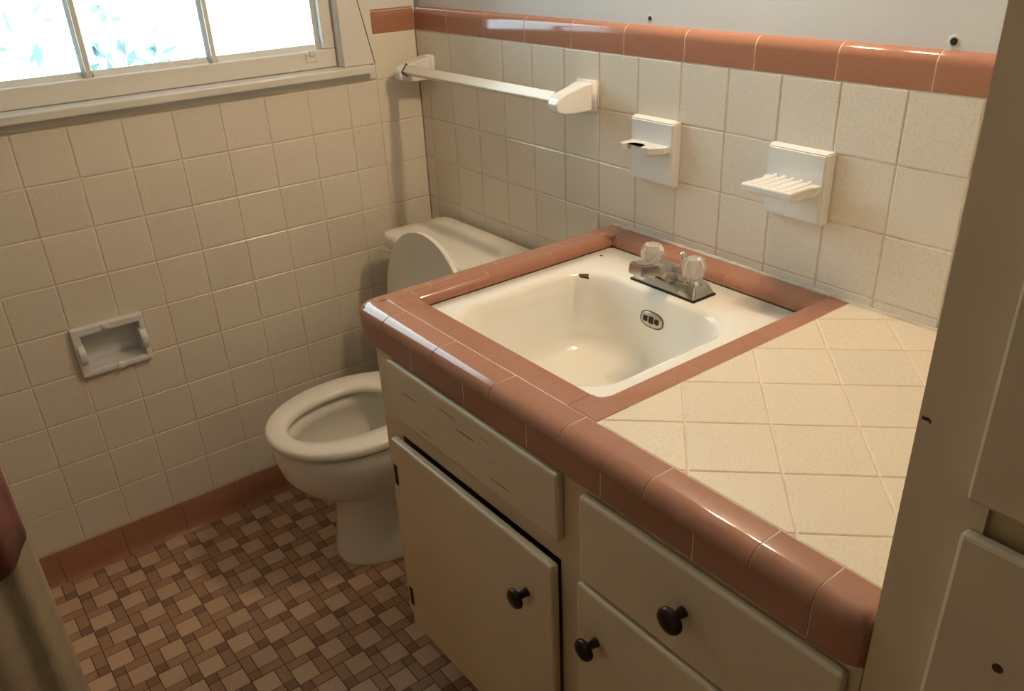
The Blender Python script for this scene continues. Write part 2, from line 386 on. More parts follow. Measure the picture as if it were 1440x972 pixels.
# floor mosaic: 3x3-inch blocks of one big square, two bars and one small square
UN = 0.02543
cells = []
cx0 = 0.4615 - 0.0763*6; cy0 = -0.6155 - 0.0763*19
for i in range(-1, 30):
    for j in range(0, 28):
        x, y = cx0 + 0.0763*i, cy0 + 0.0763*j
        if x > 2.4 or y > 0: continue
        cells.append((x, y, (j + 1) % 2 + 2*(i % 2)))
camp = Vector((2.0102, -1.2054, 1.4197))
def in_view(x, y):
    d = Vector((x, y, 0)) - camp; zf = d.dot(FWD)
    if zf <= 0: return 0
    u = 733.75 + 1178.93*d.dot(RIGHT)/zf; v = 514.59 + 1178.93*d.dot(DOWN)/zf
    if not (60 < u < 720 and 640 < v < 985): return 0
    if x > 0.80 and y > -0.55: return 0
    if x < 0.0 or (0.27 < x < 0.5 and y > -0.56) or x > 0.98: return 0
    return 1.0/zf
cells.sort(key=lambda c: -in_view(c[0]+0.038, c[1]+0.038))
fcache = {}
bm_rest = {k: bmesh.new() for k in 'brs'}
nsingle = 0
for n, (x, y, o) in enumerate(cells):
    big = [(0, 0), (1, 0), (0, 1), (1, 1)][o]; bx_, by_ = big
    sx, sy = (0 if bx_ else 2), (0 if by_ else 2)
    pieces = [('b', bx_, by_, 2, 2), ('r', sx, by_, 1, 2), ('r', bx_, sy, 2, 1), ('s', sx, sy, 1, 1)]
    single = nsingle + 4 <= 300 and in_view(x+0.038, y+0.038) > 0
    for kind, a, b, wd, ht in pieces:
        px_, py_ = x + UN*(a+wd/2), y + UN*(b+ht/2)
        x0, x1, y0, y1 = max(px_-UN*wd/2, 0.0), px_+UN*wd/2, py_-UN*ht/2, min(py_+UN*ht/2, 0.0)
        if x1-x0 < 0.006 or y1-y0 < 0.006 or y0 < FY: continue
        mat = {'b': M_fbig, 'r': M_frec, 's': M_fsml}[kind]
        if single:
            key = (kind, round(x1-x0, 4), round(y1-y0, 4))
            if key not in fcache:
                bm = bmesh.new(); W2, H2 = (x1-x0)/2, (y1-y0)/2
                add_tile(bm, [(-W2, -H2), (W2, -H2), (W2, H2), (-W2, H2)], (0, 0, 0), X3, Y3, Z3, th=0.004, gap=0.0010, bev=0.0008, drop=0.0006)
                bmesh.ops.recalc_face_normals(bm, faces=bm.faces)
                me = bpy.data.meshes.new('floor_tile'); bm.to_mesh(me); bm.free(); me.materials.append(mat); fcache[key] = me
            ob = bpy.data.objects.new('floor_tile', fcache[key]); C.objects.link(ob); ob.parent = floor
            ob.location = ((x0+x1)/2, (y0+y1)/2, random.uniform(-0.0003, 0.0002)); nsingle += 1
        else:
            add_tile(bm_rest[kind], [(x0, y0), (x1, y0), (x1, y1), (x0, y1)], (0, 0, 0), X3, Y3, Z3, th=0.004, gap=0.0010, bev=0.0008, drop=0.0006)
bm = bmesh.new(); mats = [M_fbig, M_frec, M_fsml]
me_all = bpy.data.meshes.new('floor_mosaic')
for idx, k in enumerate('brs'):
    tmp = bpy.data.meshes.new('t'); bm_rest[k].to_mesh(tmp); bm_rest[k].free()
    st = len(bm.faces); bm.from_mesh(tmp); bm.faces.ensure_lookup_table()
    for fi in range(st, len(bm.faces)): bm.faces[fi].material_index = idx
    bpy.data.meshes.remove(tmp)
rest = from_bm('floor_mosaic', bm, None, floor, mats=mats); rest['kind'] = 'stuff'

# ------------------------------------------------------------------ window
win = thing('window_1', (0, -0.8, 1.12), 'white wooden window with three upright panes above the tiled wall', 'window', kind='structure')
SX0, SX1 = -0.062, -0.022       # sash depth
def bx(name, *a, mat=M_wood, bev=0.002): return box(name, *a, mat, win, bev)
# jamb lining, casing boards, stool
bx('sill', -0.14, 0.035, -1.235, -0.1465, 1.101, 1.1195, bev=0.003)
bx('sill_apron', -D, 0.006, -1.20, -0.131, 1.083, 1.1005, bev=0.001)
bx('casing_board', -D, 0.012, WY1+0.0003, -0.131, 1.1200, 2.018)
prism('paint_crack', [(-0.0012, 0), (0.0012, 0), (0.0012, 0.0008), (-0.0012, 0.0008)], (0.0118, -0.1335, 1.1205), Y3, X3, (0, -0.0555, 0.275), M_rustring, win, smooth=False)
bx('casing_board', -D, 0.012, WY0-0.07, WY0-0.0003, 1.1200, 2.018)
bx('casing_board', -D, 0.012, WY0-0.07, -0.131, WZ1, 2.10)
bx('jamb', -0.139, 0.004, WY1-0.0012, WY1+0.006, WZ0+0.002, WZ1)
bx('jamb', -0.139, 0.004, WY0-0.006, WY0+0.0012, WZ0+0.002, WZ1)
GY1, GY0 = -0.2505, -1.0635
GZ0, GZ1 = 1.163, 1.97
bx('sash_rail', SX0, SX1, WY0+0.0015, WY1-0.0018, 1.1205, GZ0, bev=0.003)
bx('sash_rail', SX0, SX1, WY0+0.0015, WY1-0.0018, GZ1, WZ1-0.002, bev=0.003)
bx('sash_stile', SX0, SX1, GY1, WY1-0.0018, GZ0+0.0005, GZ1-0.0005, bev=0.003)
bx('sash_stile', SX0, SX1, WY0+0.0015, GY0, GZ0+0.0005, GZ1-0.0005, bev=0.003)
munt = [-0.5215, -0.7925, -1.0635]
def muntin(y):
    pr = [(-0.011, 0), (-0.011, 0.004), (-0.005, 0.018), (-0.005, 0.024), (0.005, 0.024), (0.005, 0.018), (0.011, 0.004), (0.011, 0)]
    prism('muntin', pr, (SX0+0.010, y, GZ0), Y3, X3, (0, 0, GZ1-GZ0), M_wood, win, smooth=False)
munt = [y for y in munt if y > WY0+0.05]
for y in munt: muntin(y)
edges = [GY1] + munt + [GY0]
for a, b in zip(edges, edges[1:]):
    box('pane', SX0+0.008, SX0+0.011, b+0.0005, a-0.0005, GZ0, GZ1, M_glass, win)
    # putty bead along the foot and sides of each light
    prism('glazing_bead', [(0, 0), (0.012, 0), (0, 0.012)], (SX0+0.012, b+0.011, GZ0), X3, Z3, (0, a-b-0.022, 0), M_wood, win, smooth=False)
prism('glazing_bead', [(0, 0), (0.012, 0), (0, 0.010)], (SX0+0.012, GY1, GZ0), X3, -Y3, (0, 0, GZ1-GZ0), M_wood, win, smooth=False)
# painted-over latch keeper on the bottom rail
lp = box('latch_plate', SX1-0.001, SX1+0.004, -0.302, -0.272, 1.138, 1.160, M_wood, win, 0.0015)
box('latch_stub', SX1, SX1+0.010, -0.294, -0.278, 1.152, 1.166, M_wood, lp, 0.003)
adopt(win)

# ------------------------------------------------------------------ shrub outside
shrub = thing('shrub', (-1.9, -0.25, 0), 'pale leafy shrub outside the window glass', 'shrub')
bm = bmesh.new()
for k in range(7):
    x, y = -1.9 + random.uniform(-.15, .15), -0.3 + random.uniform(-.3, .3)
    add_lathe(bm, [(0.007, 0), (0.004, 0.7), (0.002, 1.12)], (-1.9+random.uniform(-.05, .05), -0.27, 0.0), (x+1.9, y+0.27, 1.0), 6)
from_bm('stem', bm, M_bark, shrub)
bm = bmesh.new()
spots = [((-1.8, -0.36, 1.03), .07, 9), ((-1.8, -0.22, 1.035), .06, 13), ((-1.8, -0.13, 1.00), .05, 6), ((-1.8, -0.37, 1.17), .06, 6), ((-1.8, -0.66, 1.05), .05, 5), ((-1.8, -0.28, 0.98), .06, 8), ((-1.8, -0.62, 1.2), .06, 4)]
for (cx, cy, cz), sp, nn in spots:
    for k in range(nn):
        c = Vector((cx+random.gauss(0, sp), cy+random.gauss(0, sp), cz+random.gauss(0, sp*.7)))
        d = Vector((random.gauss(0, 1), random.gauss(0, 1), random.gauss(-.4, .7))).normalized()*random.uniform(.028, .052)
        s = d.cross(Vector((random.random(), random.random(), 1))).normalized()*random.uniform(.011, .020); h = d.cross(s).normalized()*0.004
        v = [bm.verts.new(c+q) for q in (-d, -d*.2+s, d*.4+s*.8, d, d*.4-s*.8, -d*.2-s, -d*.2+h, d*.4+h)]
        for f in ((0, 1, 6), (1, 2, 7, 6), (2, 3, 7), (3, 4, 7), (4, 5, 6, 7), (5, 0, 6)): bm.faces.new([v[i] for i in f])
lf = from_bm('foliage', bm, M_leaf, shrub); lf['kind'] = 'stuff'
adopt(shrub)

# ------------------------------------------------------------------ vanity light above the sink (out of frame, lights the room)
vl = thing('vanity_light', (1.03, 0, 1.78), 'two-bulb wall lamp over the sink', 'lamp')
box('backplate', 0.86, 1.20, -0.012, PB-0.0005, 1.725, 1.800, M_chrome, vl, 0.004)
for x in (0.965, 1.095):
    lathe('socket', [(0.016, 0), (0.016, 0.005), (0.012, 0.006)], (x, -0.012, 1.762), (0, -1, 0), M_chrome, vl, 16)
    lathe('bulb', [(0.012, 0.0)] + [(0.027*math.sin(math.radians(t)), 0.027-0.027*math.cos(math.radians(t))) for t in range(30, 180, 15)] + [(0.0005, 0.054)], (x, -0.018, 1.762), (0, -1, 0), M_bulb, vl, 20)
adopt(vl)

# ------------------------------------------------------------------ vanity cabinet
FYC = -0.612
CX0, CX1 = 0.790, 1.743
van = thing('vanity_cabinet', (1.26, -0.3, 0), 'cream painted built-in vanity cabinet under the tiled sink counter', 'cabinet')
bm = bmesh.new()
ZB, ZTOP = 0.150, 0.775
def fr(x0, x1, z0, z1): add_box(bm, x0, x1, FYC, FYC+0.02, z0, z1)
# carcass panels
add_box(bm, CX0, CX0+0.018, FYC+0.02, 0.0, ZB, ZTOP); add_box(bm, CX0+0.018, CX1, FYC+0.02, 0.0, ZB, ZB+0.018)
add_box(bm, CX0+0.018, CX1, -0.02, 0.0, ZB+0.018, ZTOP); add_box(bm, 1.31, 1.328, FYC+0.02, -0.02, ZB+0.018, ZTOP)
from_bm('carcass', bm, M_cab, van)
bm = bmesh.new()
fr(CX0, 0.853, ZB, ZTOP); fr(1.292, 1.354, ZB, ZTOP); fr(1.724, CX1, ZB, ZTOP)
fr(0.853, 1.292, 0.760, ZTOP); fr(0.853, 1.292, 0.6125, 0.668); fr(0.853, 1.292, ZB, 0.168)
fr(1.354, 1.724, 0.757, ZTOP); fr(1.354, 1.724, 0.606, 0.628); fr(1.354, 1.724, ZB, 0.168)
from_bm('face_frame', bm, M_cab, van)
box('toe_kick', CX0+0.09, CX1, -0.51, -0.0, 0.0, ZB, M_toekick, van)  # recessed plinth, coloured near black unlike the cream cabinet
def knob(parent, x, z, r=0.0165, y=-0.626):
    return lathe('knob', [(0.0075, 0), (0.0062, 0.006), (0.0058, 0.013), (0.008, 0.017), (r, 0.0205), (r*1.02, 0.0235), (r*0.9, 0.0275), (r*0.5, 0.030), (0.0004, 0.0308)], (x, y, z), (0, -1, 0), M_bronze, parent, 22)
def slab(name, x0, x1, z0, z1, mat=M_cab, y0=-0.626, y1=FYC-0.0005):
    return box(name, x0, x1, y0, y1, z0, z1, mat, van, 0.0042, 2)
slab('false_drawer', 0.847, 1.302, 0.6565, 0.7695, M_crack)
d1 = slab('door', 0.845, 1.297, 0.166, 0.6135, y0=-0.635, y1=FYC-0.008)
knob(d1, 1.237, 0.527, y=-0.635)
for z in (0.537, 0.243):
    h = box('hinge', 0.8465, 0.8575, -0.6375, -0.634, z-0.022, z+0.022, M_bronze, d1, 0.002)
dr = slab('drawer', 1.346, 1.732, 0.6235, 0.7645); knob(dr, 1.531, 0.700, 0.018)
d2 = slab('door', 1.345, 1.732, 0.166, 0.6185, y0=-0.630, y1=FYC-0.002); knob(d2, 1.386, 0.5385, 0.0165, y=-0.630)
adopt(van)

# ------------------------------------------------------------------ tall linen cabinet
tall = thing('linen_cabinet', (2.02, -0.3, 0), 'tall cream cabinet with plain doors standing beside the vanity counter', 'cabinet')
TX0, TX1 = 1.7445, 2.30
bm = bmesh.new()
add_box(bm, TX0, TX0+0.018, FYC+0.02, 0.0, 0.0, CZ-0.001); add_box(bm, TX1-0.018, TX1, FYC+0.02, 0.0, 0.0, CZ-0.001)
add_box(bm, TX0+0.018, TX1-0.018, -0.018, 0.0, 0.0, CZ-0.001)
for z in (0.14, 0.99, 1.4, 1.8, 2.2): add_box(bm, TX0+0.018, TX1-0.018, FYC+0.03, -0.018, z, z+0.018)
from_bm('carcass', bm, M_cab, tall)
bm = bmesh.new()
add_box(bm, TX0, 1.812, FYC, FYC+0.02, 0.0, CZ-0.001); add_box(bm, TX1-0.06, TX1, FYC, FYC+0.02, 0.0, CZ-0.001)
add_box(bm, 1.808, TX1-0.06, FYC+0.008, FYC+0.02, 0.965, 1.03); add_box(bm, 1.808, TX1-0.06, FYC, FYC+0.02, 2.14, CZ-0.001); add_box(bm, 1.808, TX1-0.06, FYC, FYC+0.02, 0.0, 0.17)
ff = from_bm('face_frame', bm, M_cab, tall)
u_ = box('door', 1.7985, TX1-0.05, -0.626, FYC-0.001, 1.0145, 2.15, M_cab, tall, 0.003)
l_ = box('door', 1.8005, TX1-0.05, -0.626, FYC-0.001, 0.16, 0.984, M_cab, tall, 0.004)
knob(u_, 1.99, 1.30); 
lathe('screw_hole', [(0.0045, 0), (0.0045, 0.0006), (0.0003, 0.0006)], (1.8535, -0.6258, 0.879), (0, -1, 0), M_rust, l_, 12)
# ink smear and paint chip on the stile
bm = bmesh.new(); add_tile(bm, [(u*.62, v*.75) for u, v in [(0, 0), (.006, -.0005), (.0095, .0005), (.0125, -.003), (.013, .0012), (.0085, .0042), (.004, .003), (.001, .004)]], (1.7468, FYC-0.0006, 1.0585), X3, Z3, -Y3, th=0.0005, gap=0, bev=0.0004, drop=0.0002)
from_bm('ink_smear', bm, M_purple, ff)
adopt(tall)

# ------------------------------------------------------------------ tiled counter
ZC = 0.841
top = thing('tiled_countertop', (1.24, -0.3, 0.776), 'countertop of diagonal cream tiles edged with glossy pink bullnose tiles', 'countertop')
SKX0, SKX1, SKY0, SKY1 = 0.806, 1.281, -0.5265, -0.058      # opening for the sink
LX, NY = 0.734, -0.6225                                     # left and front outer faces
bm = bmesh.new()
zt = ZC-0.0012
def dk(x0, x1, y0, y1): add_box(bm, x0, x1, y0, y1, 0.7765, zt)
MX, MY = LX+0.030, NY+0.030
dk(MX, SKX0-0.022, MY, 0.0); dk(SKX1+0.022, CX1, MY, 0.0)
dk(SKX0-0.022, SKX1+0.022, MY, SKY0-0.022); dk(SKX0-0.022, SKX1+0.022, SKY1+0.022, 0.0)
from_bm('mortar_bed', bm, M_pgrout, top)
R_ = 0.021
YI = -0.572                     # inner edge of the front nosing
def nose_prof(width, drop, r=R_, th=0.008):
    """u: outwards from the inner edge, v: up; flat top, quarter round, short drop"""
    o = [(0, 0), (width-r, 0)] + [(width-r + r*math.sin(math.radians(a)), -r + r*math.cos(math.radians(a))) for a in range(15, 91, 15)] + [(width, -drop)]
    return o + [(width-th, -drop), (width-th, -th), (0, -th)]
def grout_run(width, drop, r, p0, U, Dv):
    return prism('grout_line', nose_prof(width-0.0005, drop, r, 0.012), Vector(p0)-Z3*0.0005, U, Z3, Dv, M_pgrout, top)
grout_run(-NY+YI, 0.0625, R_, (0.7700, YI, ZC), -Y3, (1.7000-0.7700, 0, 0))
fj = [0.7695, 0.841, 0.995, 1.149, 1.303, 1.4565, 1.6105, 1.6865]
for a, b in zip(fj, fj[1:]):
    prism('bullnose_tile', nose_prof(-NY+YI, R_+0.0005), (a+0.0011, YI-0.0011, ZC), -Y3, Z3, (b-a-0.0022, 0, 0), M_pink, top)
# rounded corner pieces at both ends of the nosing
def corner_piece(name, cx, cy, rad, z0, z1, sx, r=R_, inner=None):
    """quarter-round outside corner; sx=-1 left end, +1 right end"""
    rings = []
    n = 8
    prof = [(rad-r + r*math.sin(math.radians(a)), ZC - r + r*math.cos(math.radians(a))) for a in range(0, 91, 15)] + [(rad, z0)]
    bm = bmesh.new(); cols = []
    for i in range(n+1):
        t = math.radians(90*i/n); dx, dy = sx*math.sin(t), -math.cos(t)
        cols.append([bm.verts.new((cx+dx*q, cy+dy*q, z)) for q, z in prof])
    ctop = bm.verts.new((cx, cy, ZC)); cbot = bm.verts.new((cx, cy, z0))
    for c0, c1 in zip(cols, cols[1:]):
        bm.faces.new((ctop, c0[0], c1[0]))
        for k in range(len(prof)-1): bm.faces.new((c0[k], c0[k+1], c1[k+1], c1[k]))
        bm.faces.new((cbot, c1[-1], c0[-1]))
    for c in (cols[0], cols[-1]): bm.faces.new([ctop] + c + [cbot])
    bmesh.ops.remove_doubles(bm, verts=bm.verts, dist=1e-6)
    return bm
# left end: block of flat top plus round corner
bm = corner_piece('c', LX+0.0355, NY+0.0355, 0.0347, ZC-R_, ZC, -1)
add_box(bm, LX+0.0355, 0.7687, NY+0.006, NY+0.0355, ZC-R_, ZC-0.003)
left_c = auto_smooth(from_bm('bullnose_corner', bm, M_pink, top), 35)
# right end cap that turns the corner against the tall cabinet
bm = bmesh.new()
rc = 0.026; wx = 1.743-1.6873
sec = []
prof = nose_prof(-NY+YI, ZC-0.7775)
cut = [(0.0, 1.0), (wx-rc, 1.0)] + [(wx-rc+rc*math.sin(math.radians(a)), None) for a in (30, 60, 90)]
rings = []
for k, (dx, _) in enumerate(cut):
    ang = 0 if k < 2 else (30, 60, 90)[k-2]
    pull = 0.012*(1-math.cos(math.radians(ang)))
    ring = []
    for (u, v) in prof:
        uu = u - pull if u > 0.02 else u
        ring.append(Vector((1.6873+dx, YI-0.0008-uu, ZC+v)))
    rings.append(ring)
add_loft(bm, rings)
auto_smooth(from_bm('bullnose_corner', bm, M_pink, top), 35)
# lower upright row under the nosing
ZL0, ZL1 = 0.7775, 0.8195
lj = [0.7695, 0.929, 1.081, 1.234, 1.383, 1.5345, 1.6865]
for a, b in zip(lj, lj[1:]):
    tile('apron_tile', [(a, ZL0), (b, ZL0), (b, ZL1), (a, ZL1)], (0, NY, 0), X3, Z3, -Y3, M_pink, top, th=0.008, gap=0.0007, bev=0.001, drop=0.0005)
bm = bmesh.new()
rings = []
for z in (ZL0, ZL1-0.0008):
    ring = [(LX+0.0355-0.0347*math.sin(math.radians(a)), NY+0.0355-0.0347*math.cos(math.radians(a)), z) for a in range(0, 91, 10)]
    rings.append([Vector((0.7688, NY+0.0008, z))] + [Vector(q) for q in ring] + [Vector((0.7688, NY+0.0355, z))])
add_loft(bm, rings); auto_smooth(from_bm('apron_corner', bm, M_pink, top), 35)
# left edge: outer nosing row and its upright row
grout_run(0.0405, 0.0625, R_, (0.7745, 0, ZC), -X3, (0, NY+0.036, 0))
oj = [-0.0, -0.1695, -0.3235, -0.478, NY+0.0358]
XL = 0.7745
for a, b in zip(oj, oj[1:]):
    prism('bullnose_tile', nose_prof(XL-LX-0.0006, R_+0.0005), (XL-0.0006, a-0.0008, ZC), -X3, Z3, (0, b-a+0.0016, 0), M_pink, top)
    tile('apron_tile', [(-a, ZL0), (-b, ZL0), (-b, ZL1), (-a, ZL1)], (LX, 0, 0), -Y3, Z3, -X3, M_pink, top, th=0.008, gap=0.0007, bev=0.001, drop=0.0005)
# flat corner between the front and left rows
tile('border_tile', [(XL, YI), (XL, NY+0.0358), (0.7695+0.005, NY+0.0358)][:0] or [(XL-0.005, -0.5855), (XL, -0.5855), (XL, YI), (XL-0.005, YI)], (0, 0, ZC), X3, Y3, Z3, M_pink, top, gap=0.0)
# inner rows that roll down to the sink on four sides
RI = 0.017; DI = 0.0195; XR = 1.3205
def inner(width): return nose_prof(width, DI, RI, 0.006)
grout_run(SKX0-XL, DI-0.001, RI, (XL, -0.006, ZC), X3, (0, -0.5145, 0))
grout_run(-SKY1-0.006, DI-0.001, RI, (SKX0, -0.006, ZC), -Y3, (1.2815-SKX0, 0, 0))
grout_run(XR-SKX1, DI-0.001, 0.004, (XR, -0.006, ZC), -X3, (0, -0.505, 0))
grout_run(SKY0-YI, DI-0.001, 0.004, (SKX0, YI, ZC), Y3, (1.262-SKX0, 0, 0))
ij = [-0.0605, -0.2105, -0.3655, -0.5205]
for a, b in zip(ij, ij[1:]):
    prism('sink_trim_tile', inner(SKX0-XL), (XL+0.0006, a-0.0008, ZC), X3, Z3, (0, b-a+0.0016, 0), M_pink, top)
bj = [SKX0, 0.822, 0.947, 1.101, 1.255, 1.2815]
for a, b in zip(bj, bj[1:]):
    prism('sink_trim_tile', inner(-SKY1-0.006), (a+0.0007, -0.006, ZC), -Y3, Z3, (b-a-0.0014, 0, 0), M_pink, top)
rj = [-0.0585, -0.201, -0.364, -0.511]
for a, b in zip(rj, rj[1:]):
    prism('sink_trim_tile', nose_prof(XR-SKX1-0.0006, DI, 0.004, 0.006), (XR-0.0006, a-0.0007, ZC), -X3, Z3, (0, b-a+0.0014, 0), M_pink, top)
gj = [SKX0+0.001, 0.955, 1.110, 1.262]
for a, b in zip(gj, gj[1:]):
    prism('sink_trim_tile', nose_prof(SKY0-YI-0.0011, DI, 0.004, 0.006), (a+0.0003, YI+0.0011, ZC), Y3, Z3, (b-a-0.0006, 0, 0), M_pink, top)
def flat(poly): return tile('border_tile', poly, (0, 0, ZC), X3, Y3, Z3, M_pink, top, th=0.008, gap=0.0006, bev=0.0012, drop=0.0006)
flat([(XL, YI), (SKX0, YI), (SKX0, -0.5205), (XL, -0.5205)])
tile('border_tile', [(1.262, YI+0.0008), (XR, YI+0.0008), (XR, -0.511), (SKX1, -0.511)] + [(1.266+.015*math.cos(math.radians(t)), -0.5115+.015*math.sin(math.radians(t))) for t in range(-10, -91, -16)] + [(1.262, -0.5265)], (0, 0, ZC), X3, Y3, Z3, M_pink, top, th=0.0195, gap=0.0003, bev=0.0010, drop=0.0006)
flat([(XL, -0.0605), (SKX0, -0.0605), (SKX0, -0.006), (XL, -0.006)])
flat([(1.2815, -0.0585), (XR, -0.0585), (XR, -0.0), (1.2815, -0.0)])
# diagonal field
hd = 0.0772
for i in range(-1, 14):
    for j in range(-2, 10):
        if (i + j) % 2: continue
        cx, cy = 1.3205 + hd*0.985*i, -0.0185 - hd*1.01*j
        poly = clip_rect([(cx-hd*0.985, cy), (cx, cy-hd*1.01), (cx+hd*0.985, cy), (cx, cy+hd*1.01)], XR, 1.7425, YI, -0.001)
        if not poly or area(poly) < 4e-5: continue
        tile('counter_tile', poly, (0, 0, ZC), X3, Y3, Z3, M_ctile, top, th=0.007, gap=0.0010, bev=0.0016, drop=0.0009)
# lumpy caulk line along the wall
bm = bmesh.new(); rings = []
for k in range(61):
    x = 0.75 + (1.742-0.75)*k/60; a, b = random.uniform(.002, .005), random.uniform(.003, .006)
    rings.append([Vector((x, -0.0003, ZC+0.0002)), Vector((x, -a, ZC+0.0002)), Vector((x, -a*.5, ZC+b*.6)), Vector((x, -0.0003, ZC+b))])
add_loft(bm, rings); from_bm('caulk_bead', bm, M_caulk, top)
adopt(top)

# ------------------------------------------------------------------ sink
ZS = ZC - 0.0205
sink = thing('sink', (1.044, -0.30, 0.70), 'white square porcelain sink set into the pink tile counter', 'sink')
def rrect(cx, cy, hx, hy, r, z, n=8):
    pts = []
    for (sx, sy, a0) in ((1, 1, 0), (-1, 1, 90), (-1, -1, 180), (1, -1, 270)):
        for i in range(n+1):
            a = math.radians(a0 + 90*i/n); pts.append(Vector((cx + sx*(hx-r) + r*math.cos(a), cy + sy*(hy-r) + r*math.sin(a), z)))
    return pts
bcx, bcy = 1.0435, -0.3385
ocx, ocy = (SKX0+SKX1)/2, (SKY0+SKY1)/2
rings = [rrect(ocx, ocy, 0.2365, 0.2335, 0.012, ZS-0.014), rrect(ocx, ocy, 0.2365, 0.2335, 0.012, ZS-0.002), rrect(ocx, ocy, 0.234, 0.231, 0.013, ZS),
         rrect(bcx, bcy, 0.198, 0.182, 0.075, ZS), rrect(bcx, bcy, 0.192, 0.176, 0.075, ZS-0.0012), rrect(bcx, bcy, 0.187, 0.171, 0.076, ZS-0.0045), rrect(bcx, bcy, 0.183, 0.167, 0.077, ZS-0.010),
         rrect(bcx, bcy, 0.178, 0.162, 0.077, ZS-0.035), rrect(bcx, bcy, 0.171, 0.155, 0.077, ZS-0.090), rrect(bcx, bcy, 0.166, 0.150, 0.077, ZS-0.120), rrect(bcx, bcy, 0.157, 0.140, 0.075, ZS-0.137),
         rrect(bcx, bcy, 0.135, 0.118, 0.07, ZS-0.146), rrect(bcx, bcy-.01, 0.06, 0.055, 0.04, ZS-0.154), rrect(bcx, bcy-.03, 0.023, 0.023, 0.0229, ZS-0.158)]
out = [rrect(bcx, bcy-.03, 0.03, 0.03, 0.0299, ZS-0.170), rrect(bcx, bcy, 0.170, 0.154, 0.075, ZS-0.155), rrect(bcx, bcy, 0.185, 0.165, 0.08, ZS-0.05), rrect(bcx, bcy, 0.20, 0.18, 0.08, ZS-0.016)]
bm = bmesh.new(); add_loft(bm, rings + out, False, False)
vs = list(bm.verts); n = len(rings[0]); bm.verts.ensure_lookup_table()
a = [bm.verts[i] for i in range(n)]; b = [bm.verts[len(bm.verts)-n+i] for i in range(n)]
for i in range(n): bm.faces.new((b[i], b[(i+1) % n], a[(i+1) % n], a[i]))
auto_smooth(from_bm('basin', bm, M_porc, sink), 60)
drn = lathe('drain', [(0.024, 0), (0.026, 0.002), (0.022, 0.0035), (0.018, 0.002), (0.0003, 0.002)], (bcx, bcy-.03, ZS-0.1585), (0, 0, 1), M_chrome, sink, 24)
# overflow plate on the back slope of the bowl
ob = Vector((1.041, -0.1785, ZS-0.051))
on = Vector((0, -1.0, 0.13)).normalized(); ou = Vector((1, 0, 0)); ov = on.cross(ou)
def oval(a, b, h, N=28):
    return [ob + ou*(a*math.copysign(abs(math.cos(t))**0.8, math.cos(t))) + ov*(b*math.copysign(abs(math.sin(t))**0.8, math.sin(t))) + on*h for t in [2*PI*i/N for i in range(N)]]
ovf = loft('overflow_plate', [oval(.0265, .0135, -.006), oval(.0265, .0135, .0012), oval(.0235, .011, .0026)], M_steel, sink)
loft('rust_ring', [oval(.029, .0158, -.006), oval(.029, .0158, .0006)], M_rustring, ovf)
for (c0, c1, hh) in ((-.0195, -.0085, .0055), (-.0060, .0060, .0068), (.0085, .0195, .0055)):
    pts = [(c0, -hh*.75), (c0+.003, -hh), (c1-.003 if c1 > .01 else c1, -hh), (c1, -hh*.75), (c1, hh*.75), (c1-.003 if c1 > .01 else c1, hh), (c0+.003, hh), (c0, hh*.75)]
    loft('overflow_slot', [[ob + ou*u + ov*v + on*.0022 for u, v in pts], [ob + ou*u + ov*v + on*.0030 for u, v in pts]], M_black, ovf)  # raised black shape paints the dark of the opening
# chipped enamel at the rim and a small rust dot
def blot(name, pts, c, parent, h=0.0007):
    bm = bmesh.new(); ps = [Vector(c) + Vector((u, v, 0)) for u, v in pts]
    add_loft(bm, [[q - Z3*0.002 for q in ps], [q + Z3*h for q in ps]]); return from_bm(name, bm, M_rust, parent)
blot('enamel_chip', [(-.012, -.005), (-.002, -.010), (.008, -.006), (.016, -.004), (.010, .001), (.004, .002), (.001, .009), (-.003, .004), (-.007, .001)], (0.888, -0.206, ZS-0.0010), sink, 0.0016)
blot('rust_dot', [(.0035*math.cos(t*PI/4), .0028*math.sin(t*PI/4)) for t in range(8)], (0.833, -0.112, ZS), sink)
adopt(sink)

# ------------------------------------------------------------------ faucet
fx, fy = 1.040, -0.128
fau = thing('faucet', (fx, fy, ZS), 'chrome centerset faucet with two clear knobs behind the basin', 'faucet')
def rect(cx, cy, hx, hy, z): return [Vector((cx-hx, cy-hy, z)), Vector((cx+hx, cy-hy, z)), Vector((cx+hx, cy+hy, z)), Vector((cx-hx, cy+hy, z))]
bm = bmesh.new(); add_loft(bm, [rect(fx, fy, .0785, .0295, ZS), rect(fx, fy, .0785, .0295, ZS+.003)]); from_bm('gasket', bm, M_black, fau)
bm = bmesh.new(); add_loft(bm, [rect(fx, fy, .0775, .0285, ZS+.003), rect(fx, fy+.002, .068, .017, ZS+.025)])
bmesh.ops.bevel(bm, geom=list(bm.edges), offset=0.003, segments=2, affect='EDGES')
auto_smooth(from_bm('base', bm, M_chrome, fau), 30)
bm = bmesh.new()
def srect(y, hx, z0, z1, tilt=0.0): return [Vector((fx-hx, y, z0)), Vector((fx+hx, y, z0)), Vector((fx+hx*.9, y+tilt, z1)), Vector((fx-hx*.9, y+tilt, z1))]
add_loft(bm, [srect(fy+.020, .020, ZS+.018, ZS+.030), srect(fy+.006, .026, ZS+.012, ZS+.046), srect(fy-.028, .023, ZS+.020, ZS+.056), srect(fy-.062, .019, ZS+.040, ZS+.065), srect(fy-.098, .0185, ZS+.049, ZS+.070, .003)])
bmesh.ops.bevel(bm, geom=list(bm.edges), offset=0.003, segments=2, affect='EDGES')
sp = auto_smooth(from_bm('spout', bm, M_chrome, fau), 30)
lathe('aerator', [(.0105, 0), (.0105, .009), (.008, .010)], (fx, fy-.080, ZS+.050), (0, 0, -1), M_chrome, sp, 18)
